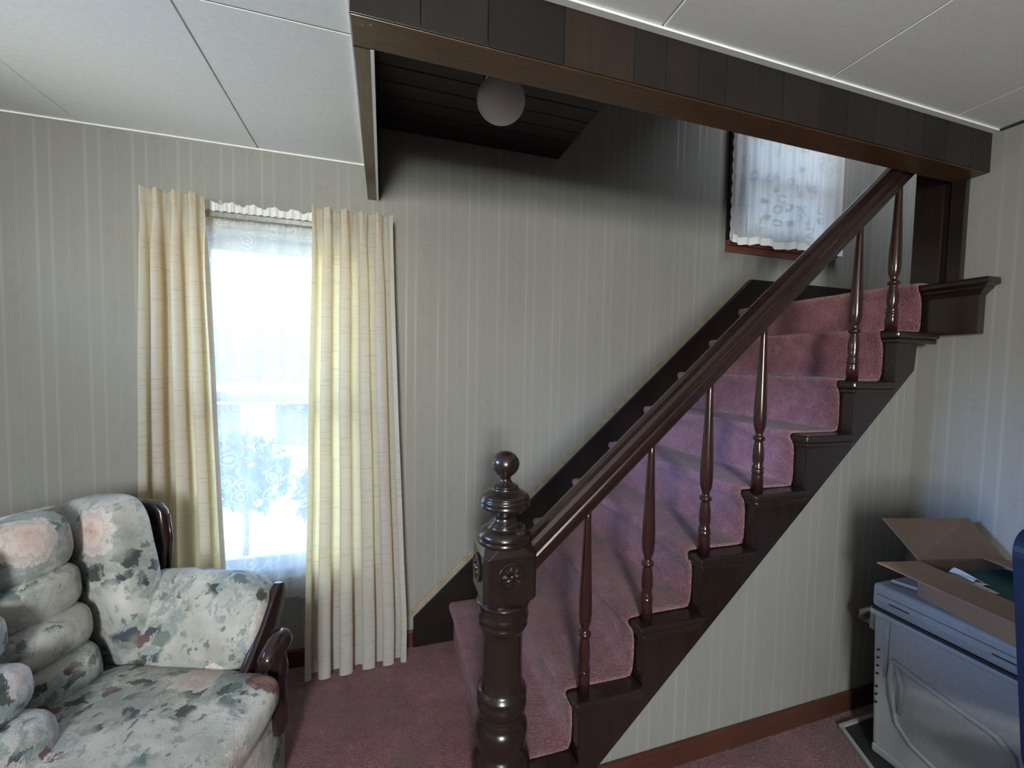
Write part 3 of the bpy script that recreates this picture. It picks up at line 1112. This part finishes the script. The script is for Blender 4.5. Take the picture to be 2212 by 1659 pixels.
# lace panel with ruffled heading on its rod
lace = thing('lace_curtain', 'long white lace panel between the drapes over the tall window', 'curtain', (-0.42, 2.03, 2.06))


def lace_fn(u, v):
    z = 2.058 - v * (2.058 - 0.36)
    x = -0.86 + u * 0.86
    a = 0.007 + 0.006 * v
    hd = 1.0 if v < 0.045 else 0.0
    y = 2.03 - a * math.sin(u * 2 * PI * 9 + 0.8 * math.sin(u * 11)) - hd * 0.005 * math.sin(u * 2 * PI * 37)
    if v == 0:
        z += 0.010 * math.sin(u * 2 * PI * 13) + 0.006 * math.sin(u * 2 * PI * 29)
    if v > 0.985:
        z -= 0.014 * abs(math.sin(u * PI * 14))
    return (x + 0.42, y - 2.03, z - 2.06)


obj('lace_panel', grid(lace_fn, 200, 60), LACE, lace, smooth=True)
bm = bmesh.new()
ruf = lambda u, v: (-0.86 + u * 0.86 + 0.42, -0.014 - 0.007 * math.sin(u * 2 * PI * 31 + math.sin(u * 17)), (2.028 + v * 0.034 + 0.007 * v * math.sin(u * 2 * PI * 11)) - 2.06)
obj('ruffle', grid(ruf, 240, 4), WHITE, lace, smooth=True)
rod = thing('curtain_rod', 'flat grey metal curtain rod behind the ruffled lace heading', 'curtain rod', (-0.42, 2.005, 2.01))
obj('rod', box(-0.46, 0.45, -0.004, 0.004, -0.012, 0.012), METAL, rod, bevel=0.003)
for x in (-0.462, 0.44):
    obj('bracket', box(x, x + 0.012, 0.004, 0.068, -0.012, 0.012), METAL, rod)

# small lace curtain at the landing window
lc2 = thing('lace_curtain', 'small white flowered lace curtain at landing window above the stairs', 'curtain', (2.45, 2.03, 2.9))


def lace2_fn(u, v):
    z = 2.93 - v * (2.93 - 2.185)
    x = 1.985 + u * 0.905
    y = 2.030 - (0.008 + 0.006 * v) * math.sin(u * 2 * PI * 10 + 1.2 * math.sin(u * 9)) - 0.003 * math.sin(u * 2 * PI * 23)
    if u == 0:
        x -= 0.008 * abs(math.sin(v * PI * 11))
    if v > 0.98:
        z -= 0.008 * math.sin(u * 19) + 0.005 * math.sin(u * 40)
    return (x - 2.45, y - 2.03, z - 2.9)


obj('lace_panel', grid(lace2_fn, 180, 66), LACE2, lc2, smooth=True)
obj('hem', grid(lambda u, v: (1.985 + u * 0.905 - 2.45, -0.016 - 0.012 * math.sin(u * 2 * PI * 10 + 1.2 * math.sin(u * 9)), 2.185 - 0.012 + v * 0.045 - 2.9 - 0.008 * math.sin(u * 19)), 120, 3), WHITE, lc2, smooth=True)
bead = thing('pull_bead', 'small white pull bead on a cord below the landing window sill', 'bead', (2.72, 2.035, 2.11))
obj('bead', lathe([(0.002, 0.028), (0.007, 0.018), (0.009, 0.008), (0.006, -0.004), (0.001, -0.006)], 14), WHITE, bead, True)
obj('cord', tube([(0, 0, 0.02), (0, -0.002, 0.06), (0, -0.004, 0.10)], 0.0012, 6), WHITE, bead)

# ------------------------------------------------------------------ sofa
SN = Vector((0.935, -0.354, 0))
SLv = Vector((0.354, 0.935, 0))
so = SN * -1.05 + SLv * 0.65
sofa = thing('sofa', 'floral upholstered sofa with dark turned wood trim in front of the window', 'sofa', so, math.atan2(-0.354, 0.935))


def NL(n, l, z):
    return (n + 1.05, l - 0.65, z)


def sb(name, bm, mat=FLORAL, bev=0.0, smooth=True, seg=3, parent=None):
    return obj(name, bm, mat, parent or sofa, bevel=bev, smooth=smooth, seg=seg)


# upholstered base
bm = bmesh.new()
puff(NL(-1.170, 0.485, 0.183), (0.372, 0.83, 0.155), 14, 10, bm=bm)
sb('base', bm)
# seat cushions
def seat(l0, l1):
    def warp(d, q):
        d = d.copy()
        if q.z > 0:
            d.z += 0.022 * (1 - q.x ** 2) * (1 - q.y ** 4) + 0.008 * mnoise.noise((d.x * 9, d.y * 9, 0))
        d.x += 0.012 * (1 - q.y ** 2) * (1 if q.x > 0 else 0)
        if q.x > 0.3 and q.z < 0.3:
            d.x -= 0.055 * (0.3 - q.z) / 1.3 * (q.x - 0.3) / 0.7
        return d
    return puff(NL(-1.028, (l0 + l1) / 2, 0.397), (0.300, (l1 - l0) / 2, 0.088), 8, 14, warp)


for l0, l1 in ((0.45, 1.180), (-0.23, 0.445)):
    c = sb('seat_cushion', seat(l0, l1))
    pts = []
    for i in range(40):
        a = i / 39
        e = (2 * a - 1) ** 12
        pts.append(NL(-0.792 - 0.03 * e, l0 + 0.045 + (l1 - l0 - 0.09) * a, 0.352 + 0.003 * math.sin(a * 20)))
    sb('piping', tube(pts, 0.006, 8), PIPING, parent=c)
# back frame
bm = bmesh.new()
R = Matrix.Rotation(math.radians(-10), 3, 'Y')
puff(NL(-1.50, 0.49, 0.60), (0.075, 0.80, 0.345), 10, 12, rot=R, bm=bm)
sb('back_frame', bm)
pts = [NL(-1.50 + 0.0, -0.25 + 1.45 * i / 40, 0.945 + 0.035 * math.sin(PI * min(1, max(0, (i / 40)))) ** 0.6) for i in range(41)]


def roll(l0, l1, z0, z1, n0, th, bm, tilt=-10, seed=0.0):
    def warp(d, q):
        d = d.copy()
        d.x += 0.012 * mnoise.noise((d.y * 8 + seed, d.z * 8, seed))
        d.z += 0.008 * mnoise.noise((d.y * 10 + seed, d.x * 8, seed + 3))
        d.x += 0.01 * (1 - q.y * q.y)
        return d
    puff(NL(n0, (l0 + l1) / 2, (z0 + z1) / 2), (th, (l1 - l0) / 2 + 0.006, (z1 - z0) / 2 + 0.016), 3.3, 9, warp, Matrix.Rotation(math.radians(tilt), 3, 'Y'), bm)


def column(l0, l1, extra, seed):
    bm = bmesh.new()
    zz = [0.955, 0.80, 0.685, 0.575, 0.43]
    for i in range(4):
        nb = -1.44 + 0.026 * i + extra * (0.4 + 0.25 * i)
        roll(l0, l1, zz[i + 1], zz[i] + 0.0, nb, 0.095 + 0.1 * extra, bm, seed=seed + i)
    return bm


sb('back_cushion', column(0.92, 1.135, 0.0, 1.0))
sb('back_cushion', column(0.52, 0.905, 0.13, 5.0))
sb('back_cushion', column(0.13, 0.51, 0.10, 9.0))
sb('back_cushion', column(-0.20, 0.12, 0.0, 13.0))
# top edge cord of the back
sb('piping', tube([NL(-1.46, -0.2 + 1.36 * i / 40, 0.962 + 0.03 * math.sin(PI * i / 40)) for i in range(41)], 0.006, 8), PIPING)


def wing(L, sgn):
    def warp(d, q):
        d = d.copy()
        d.y -= sgn * 0.02 * (1 - q.x ** 2) * (1 - q.z ** 2)
        d.x += 0.012 * mnoise.noise((d.x * 7, d.z * 7, L))
        if q.z > 0.2:
            d.x -= 0.03 * (q.z - 0.2)
        return d
    R1 = Matrix.Rotation(math.radians(-7), 3, 'Y') @ Matrix.Rotation(math.radians(-sgn * 14), 3, 'Z')
    bm = puff(NL(-1.372, L, 0.70), (0.150, 0.065, 0.270), 5, 12, warp, R1)
    w = sb('wing', bm)
    # wooden outer panel of the wing
    pr = [(-1.37, 0.58), (-1.275, 0.58), (-1.258, 0.80), (-1.270, 0.895), (-1.295, 0.925), (-1.42, 0.935), (-1.48, 0.89), (-1.48, 0.58)]
    b2 = bmesh.new()
    prism(b2, pr, lambda p: NL(p[0], L + sgn * 0.068, p[1]), lambda p: NL(p[0], L + sgn * 0.105, p[1]))
    sb('wing_panel', b2, SOFAW, 0.012, True)
    pts = [NL(-1.268, L + sgn * 0.086, 0.60), NL(-1.251, L + sgn * 0.086, 0.80), NL(-1.262, L + sgn * 0.086, 0.885)]
    sb('wing_bead', tube(pts, 0.006, 8), SOFAW)


wing(1.245, 1)
wing(-0.265, -1)


def arm(Lin, sgn):
    tilt = Matrix.Rotation(math.radians(-sgn * 24), 3, 'X')
    def warp(d, q):
        d = d.copy()
        d.z += 0.014 * mnoise.noise((d.x * 9, d.y * 9, Lin)) * (1 if q.z > 0 else 0.3)
        d.y += 0.010 * mnoise.noise((d.x * 8, d.z * 8, Lin + 4))
        if q.z > 0:
            d.z += 0.008 * math.sin(d.x * 55) * max(0, q.x) * 0.6
        return d
    a = sb('arm_pad', puff(NL(-1.105, Lin + sgn * 0.080, 0.560), (0.235, 0.085, 0.150), 4.0, 14, warp, tilt))
    # flat wooden scroll on the front of the arm
    pr = [(-0.075, 0.455), (-0.02, 0.500), (0.035, 0.560), (0.080, 0.620), (0.105, 0.652), (0.130, 0.664), (0.150, 0.656), (0.156, 0.630), (0.146, 0.585), (0.118, 0.530), (0.085, 0.480), (0.060, 0.430), (-0.01, 0.420), (-0.07, 0.425)]
    bm = bmesh.new()
    prism(bm, pr, lambda p: NL(-0.885, Lin + sgn * (p[0] + 0.01), p[1]), lambda p: NL(-0.855, Lin + sgn * (p[0] + 0.01), p[1]))
    sb('arm_front', bm, SOFAW, 0.010, True)
    # turned front post with a rounded finial lying outward
    lp = Lin + sgn * 0.030
    post = sb('front_post', lathe([(0.020, 0.24), (0.029, 0.27), (0.028, 0.33), (0.024, 0.36), (0.023, 0.40), (0.028, 0.43), (0.029, 0.455), (0.025, 0.475), (0.022, 0.505)], 20, NL(-0.80, lp, 0)), SOFAW)
    kb = lathe([(0.014, -0.062), (0.027, -0.052), (0.031, -0.03), (0.035, 0.0), (0.036, 0.024), (0.031, 0.043), (0.018, 0.055), (0.001, 0.059)], 20)
    bmesh.ops.transform(kb, matrix=Matrix.Translation(NL(-0.80, lp - sgn * 0.012, 0.522)) @ Matrix.Rotation(math.radians(-sgn * 70), 4, 'X'), verts=kb.verts)
    sb('finial', kb, SOFAW, parent=post)
    # outer side of the arm, upholstered
    bm = puff(NL(-1.10, Lin + sgn * 0.105, 0.36), (0.235, 0.05, 0.16), 8, 8)
    sb('arm_side', bm)


arm(1.19, 1)
arm(-0.21, -1)

# ------------------------------------------------------------------ grey bin, box, tray, suitcase
bin_ = thing('storage_bin', 'grey ribbed plastic bin with lid in corner under cardboard box', 'bin', (1.94, 0.83, 0.006))
BX0, BX1, BY0, BY1 = 1.75, 2.125, 0.62, 1.035


def bb(name, bm, mt, bev=0.0, smooth=False, seg=2):
    bmesh.ops.transform(bm, matrix=Matrix.Translation((-1.94, -0.83, 0)), verts=bm.verts)
    return obj(name, bm, mt, bin_, bevel=bev, smooth=smooth, seg=seg)


bm = bmesh.new()
lo, hi = 0.012, 0.0
a = [bm.verts.new(p) for p in ((BX0 + lo, BY0 + lo, 0), (BX1 - lo, BY0 + lo, 0), (BX1 - lo, BY1 - lo, 0), (BX0 + lo, BY1 - lo, 0))]
b = [bm.verts.new(p) for p in ((BX0, BY0, 0.535), (BX1, BY0, 0.535), (BX1, BY1, 0.535), (BX0, BY1, 0.535))]
for i in range(4):
    bm.faces.new((a[i], a[(i + 1) % 4], b[(i + 1) % 4], b[i]))
bm.faces.new(a)
bm.faces.new(b)
bb('body', bm, BINM, 0.012, seg=3)
bb('rim', box(BX0 - 0.008, BX1 + 0.008, BY0 - 0.008, BY1 + 0.008, 0.512, 0.530), BINM, 0.005)
bb('rim_gap', box(BX0 - 0.003, BX1 + 0.003, BY0 - 0.003, BY1 + 0.003, 0.530, 0.540), BIND, 0.0)
bb('lid', box(BX0 - 0.006, BX1 + 0.004, BY0 - 0.006, BY1 + 0.006, 0.540, 0.630), BINM, 0.016, seg=4)
bb('lid_line', box(BX0 - 0.0066, BX0 - 0.004, BY0 + 0.01, BY1 - 0.01, 0.5935, 0.5955), BIND)
for y0, y1 in ((0.925, 0.985), (0.66, 0.72)):
    bb('slot', box(BX0 - 0.0068, BX0 - 0.004, y0, y1, 0.572, 0.5765), BIND)
for k in range(5):
    bb('lid_rib', box(BX0 - 0.0085, BX0 - 0.005, BY0 + 0.01, BY1 - 0.015, 0.548 + 0.005 * k, 0.5505 + 0.005 * k), BINM, 0.001)
for k in range(7):
    z = 0.385 - 0.03 * k - (0.02 if k > 3 else 0)
    bb('vent_hole', lathe([(0.004, -0.0052), (0.004, 0.012)], 10, (BX0 + 0.0042, BY1 - 0.022, z), axis='X'), BIND)
# embossed leaf-shaped panel on the face toward the room
def emboss(pts, r, name='embossed_rib'):
    return bb(name, tube(pts, r, 8, closed=False), BINM, smooth=True)


xf = lambda z: BX0 + 0.012 * (1 - z / 0.535)
emboss([(xf(0.5), 0.985, 0.505), (xf(0.4), 0.987, 0.40), (xf(0.3), 0.988, 0.30)], 0.006)
out = [(0.965, 0.375), (0.90, 0.36), (0.80, 0.345), (0.70, 0.33), (0.665, 0.30), (0.65, 0.24), (0.66, 0.12), (0.70, 0.075), (0.80, 0.085), (0.90, 0.115), (0.945, 0.16), (0.965, 0.24), (0.972, 0.31), (0.965, 0.375)]
emboss([(xf(z) - 0.002, y, z) for y, z in out], 0.010)
bm = bmesh.new()
puff((xf(0.22) + 0.004, 0.81, 0.222), (0.016, 0.15, 0.12), 2.6, 10, bm=bm)
bb('face_panel', bm, BINM, smooth=True)
emboss([(xf(0.36), 0.955, 0.365), (xf(0.3) - 0.004, 0.935, 0.30), (xf(0.2) - 0.005, 0.94, 0.20)], 0.008)
bb('foot', box(BX0 - 0.004, BX1, BY0, BY1 - 0.02, 0.0, 0.03), BINM, 0.006)
# side latch and swing handle at the far end
hp = [(1.79, BY1 + 0.004, 0.505), (1.785, BY1 + 0.035, 0.500), (1.775, BY1 + 0.055, 0.480), (1.785, BY1 + 0.060, 0.455), (1.80, BY1 + 0.045, 0.445), (1.81, BY1 + 0.004, 0.450)]
bb('handle', tube(hp, 0.011, 10), METAL, smooth=True)
bb('latch', box(1.762, 1.80, BY1, BY1 + 0.02, 0.44, 0.53), METAL, 0.005)

tray = thing('metal_tray', 'shallow white metal tray on the carpet under the grey bin', 'tray', (1.9, 0.87, 0))
bm = bmesh.new()
o4 = [(1.735, 1.124), (1.64, 0.93), (1.70, 0.55), (2.15, 0.55), (2.15, 1.124)]
cx, cy = 1.93, 0.85
inn = [(cx + (x - cx) * 0.95, cy + (y - cy) * 0.95) for x, y in o4]
A = [bm.verts.new((x - 1.9, y - 0.87, 0.001)) for x, y in o4]
B = [bm.verts.new((x - 1.9, y - 0.87, 0.014)) for x, y in o4]
C = [bm.verts.new((x - 1.9, y - 0.87, 0.014)) for x, y in inn]
D = [bm.verts.new((x - 1.9, y - 0.87, 0.005)) for x, y in inn]
for P_, Q_ in ((A, B), (B, C), (C, D)):
    for i in range(5):
        bm.faces.new((P_[i], P_[(i + 1) % 5], Q_[(i + 1) % 5], Q_[i]))
bm.faces.new(A)
obj('tray_rim', bm, BINM, tray, bevel=0.002)
bm = bmesh.new()
prism(bm, inn, lambda p: (p[0] - 1.9, p[1] - 0.87, 0.003), lambda p: (p[0] - 1.9, p[1] - 0.87, 0.0055))
obj('tray_bottom', bm, BIND, tray)

# cardboard box
cb = thing('cardboard_box', 'open brown cardboard box with spread flaps on top of grey bin', 'box', (1.783, 0.927, 0.637), math.radians(-12))
bl, bw, bh, th = 0.365, 0.335, 0.125, 0.004


def cbp(name, bm, mt=CARD, bev=0.0):
    return obj(name, bm, mt, cb, bevel=bev)


# local frame: x to the wall, -y towards the camera, origin at the far left bottom corner
cbp('wall_panel', box(0, th, -bl, 0, 0, bh))
cbp('wall_panel', box(bw - th, bw, -bl, 0, 0, bh))
cbp('wall_panel', box(th, bw - th, -th, 0, 0, bh))
cbp('wall_panel', box(th, bw - th, -bl, -bl + th, 0, bh))
cbp('bottom_panel', box(th, bw - th, -bl + th, -th, 0, th))


def flap(a, b, d0, d1, name='flap'):
    """hinge a-b, outer edge a+d0 .. b+d1"""
    a, b, d0, d1 = map(Vector, (a, b, d0, d1))
    n = (b - a).cross(d0).normalized() * th
    bm = bmesh.new()
    q = [a, b, b + d1, a + d0]
    prism(bm, q, lambda p: p, lambda p: p + n)
    return cbp(name, bm)


flap((0, 0, bh), (0, -bl, bh), (-0.165, -0.004, 0.003), (-0.12, 0.012, 0.0))
flap((0, 0.001, bh), (bw, 0.001, bh), (-0.012, 0.125, 0.102), (-0.02, 0.10, 0.106))
flap((bw, 0, bh), (bw, -bl, bh), (-0.11, -0.02, 0.015), (-0.11, 0.01, 0.012))
flap((0, -bl, bh), (bw, -bl, bh), (0.01, 0.11, -0.012), (-0.01, 0.11, -0.012))
# small printed symbols on the front face
for y0 in (-0.035, -0.055, -0.075):
    bm = box(-0.0006, 0.0, y0 - 0.013, y0, bh - 0.05, bh - 0.036)
    obj('printed_mark', bm, BIND, cb)
CBW = cb.location.copy()
rot = Matrix.Rotation(math.radians(-12), 4, 'Z')


def cw(x, y, z):
    return rot @ Vector((x, y, z)) + CBW


gb = thing('green_book', 'dark green hard cover lying inside the open cardboard box', 'book', cw(0.17, -0.18, 0.006), math.radians(-12))
obj('cover', box(-0.13, 0.14, -0.17, 0.16, 0.070, 0.094), GREEN, gb, bevel=0.004)
obj('page_block', box(-0.125, 0.135, -0.165, 0.155, 0.0, 0.069), PAPER, gb)
for i, (x, y, z, r, lab) in enumerate(((0.075, -0.075, 0.1005, 0.15, 'folded white paper lying on green cover inside the cardboard box'), (0.06, -0.15, 0.1005, -0.05, 'small cream card leaning at near flap inside the cardboard box'))):
    p = thing('folded_paper' if i == 0 else 'paper_card', lab, 'paper', cw(x, y, z), math.radians(-12) + r)
    if i == 0:
        obj('sheet', grid(lambda u, v: ((u - 0.5) * 0.05, (v - 0.5) * 0.075, 0.010 + 0.006 * math.sin(u * 5 + v * 3)), 8, 8), PAPER, p, True)
        obj('sheet', grid(lambda u, v: ((u - 0.5) * 0.055, (v - 0.5) * 0.085 - 0.012, 0.003 + 0.003 * math.sin(u * 4)), 8, 8), PAPER, p, True)
    else:
        obj('card', box(-0.015, 0.015, -0.022, 0.022, 0.0, 0.004), PAPER, p, bevel=0.001)

sc_ = thing('paper_scrap', 'small white paper scrap on grey bin lid beside the cardboard box', 'paper', (1.815, 0.985, 0.6365), 0.3)
obj('sheet', grid(lambda u, v: ((u - 0.5) * 0.03, (v - 0.5) * 0.07, 0.002 + 0.004 * (u - 0.5) ** 2 * 4), 6, 4), PAPER, sc_, True)
# navy chair at the right picture edge: its padded back leans toward the bin
chair = thing('chair', 'navy blue padded chair back with rounded corner at right edge before the bin', 'chair', (1.570, 0.24, 0), math.radians(-4))


def rr(w0, w1, z0, z1, r, n=8):
    pts = []
    for cx_, cz_, a0 in ((w1 - r, z0 + r, -90), (w1 - r, z1 - r, 0), (w0 + r, z1 - r, 90), (w0 + r, z0 + r, 180)):
        for i in range(n + 1):
            a = math.radians(a0 + 90 * i / n)
            pts.append((cx_ + r * math.cos(a), cz_ + r * math.sin(a)))
    return pts


lean = lambda z: 0.20 + 0.085 * (z - 0.45)
bm = bmesh.new()
prism(bm, rr(-0.208, 0.208, 0.50, 1.062, 0.06), lambda p: (p[0], lean(p[1]), p[1]), lambda p: (p[0], lean(p[1]) + 0.05, p[1]))
obj('backrest', bm, NAVY, chair, bevel=0.016, seg=4)
obj('seat', puff((0, 0.0, 0.435), (0.215, 0.21, 0.04), 6, 8), NAVY, chair, True)
for sx in (-0.18, 0.18):
    obj('leg', tube([(sx, -0.18, 0.40), (sx * 1.08, -0.20, 0.0)], 0.012, 10), METAL, chair, True)
    obj('leg', tube([(sx, 0.19, 0.40), (sx * 1.08, 0.23, 0.0)], 0.012, 10), METAL, chair, True)
    obj('back_post', tube([(sx, 0.19, 0.39), (sx, 0.222, 0.56)], 0.012, 10), METAL, chair, True)

# ------------------------------------------------------------------ outdoors
struct(obj('ground', box(-14, 14, 2.3, 24, -0.75, -0.6), GRASS))
aw = thing('awning', 'pale aqua slatted awning outside above the tall window', 'awning', (-0.41, 2.2, 2.0))
for k in range(5):
    bm = box(-0.55, 0.55, 0.02 + 0.10 * k, 0.115 + 0.10 * k, 0.19 - 0.045 * k, 0.198 - 0.045 * k)
    obj('slat', bm, AQUA, aw, bevel=0.002)
for s in (-0.56, 0.55):
    obj('side_frame', box(s, s + 0.01, 0.0, 0.52, -0.02, 0.20), AQUA, aw)
hs = thing('neighbor_house', 'white sided house seen through the lace across the yard', 'house', (-1.6, 7.0, -0.6))
for k in range(9):
    obj('siding_board', box(-2.2, 2.2, -0.012, 0.02, 0.1 + 0.18 * k, 0.1 + 0.18 * (k + 1) - 0.008), SIDING, hs)
obj('house_wall', box(-2.2, 2.2, 0.02, 3.0, 0, 1.75), SIDING, hs)
wf = obj('window_frame', box(0.0, 0.60, -0.05, -0.012, 0.68, 1.42), WHITE, hs)
obj('pane', box(0.05, 0.55, -0.055, -0.05, 0.73, 1.37), BLUEGL, wf)
wf = obj('window_frame', box(-0.9, -0.35, -0.05, -0.012, 0.68, 1.42), WHITE, hs)
obj('pane', box(-0.85, -0.40, -0.055, -0.05, 0.73, 1.37), BLUEGL, wf)
bm = bmesh.new()
prism(bm, [(-0.3, 1.70), (3.3, 1.70), (1.5, 2.6)], lambda p: (-2.4, p[0], p[1]), lambda p: (2.4, p[0], p[1]))
obj('roof', bm, PLANKS[3], hs)


def shrub(label, x, y, zc, r, seed):
    t = thing('shrub', label, 'shrub', (x, y, -0.6))
    rn = random.Random(seed)
    bm = bmesh.new()
    for k in range(420):
        d = Vector((rn.gauss(0, 1), rn.gauss(0, 1), rn.gauss(0, 1))).normalized() * r * (0.55 + 0.45 * rn.random())
        c = Vector((d.x, d.y, d.z * 0.9 + zc + 0.6))
        a = Vector((rn.gauss(0, 1), rn.gauss(0, 1), rn.gauss(0, 1))).normalized()
        b = a.cross(Vector((0.3, 0.5, 0.8))).normalized()
        s = 0.05 + 0.03 * rn.random()
        vs = [bm.verts.new(c + a * s * 1.6), bm.verts.new(c + b * s * 0.6), bm.verts.new(c - a * s * 1.6), bm.verts.new(c - b * s * 0.6)]
        bm.faces.new(vs)
    o = obj('foliage', bm, LEAF, t)
    o['kind'] = 'stuff'
    obj('stem', tube([(0, 0, 0), (0.02, 0, 0.4), (0, 0.02, zc + 0.6)], [0.03, 0.025, 0.015], 8), BOARDW, t)


shrub('leafy green shrub outside, left of house window behind the lace', -1.25, 4.4, 0.35, 0.42, 4)
shrub('leafy green shrub outside, low behind the right part of lace', -0.55, 4.8, 0.05, 0.38, 9)
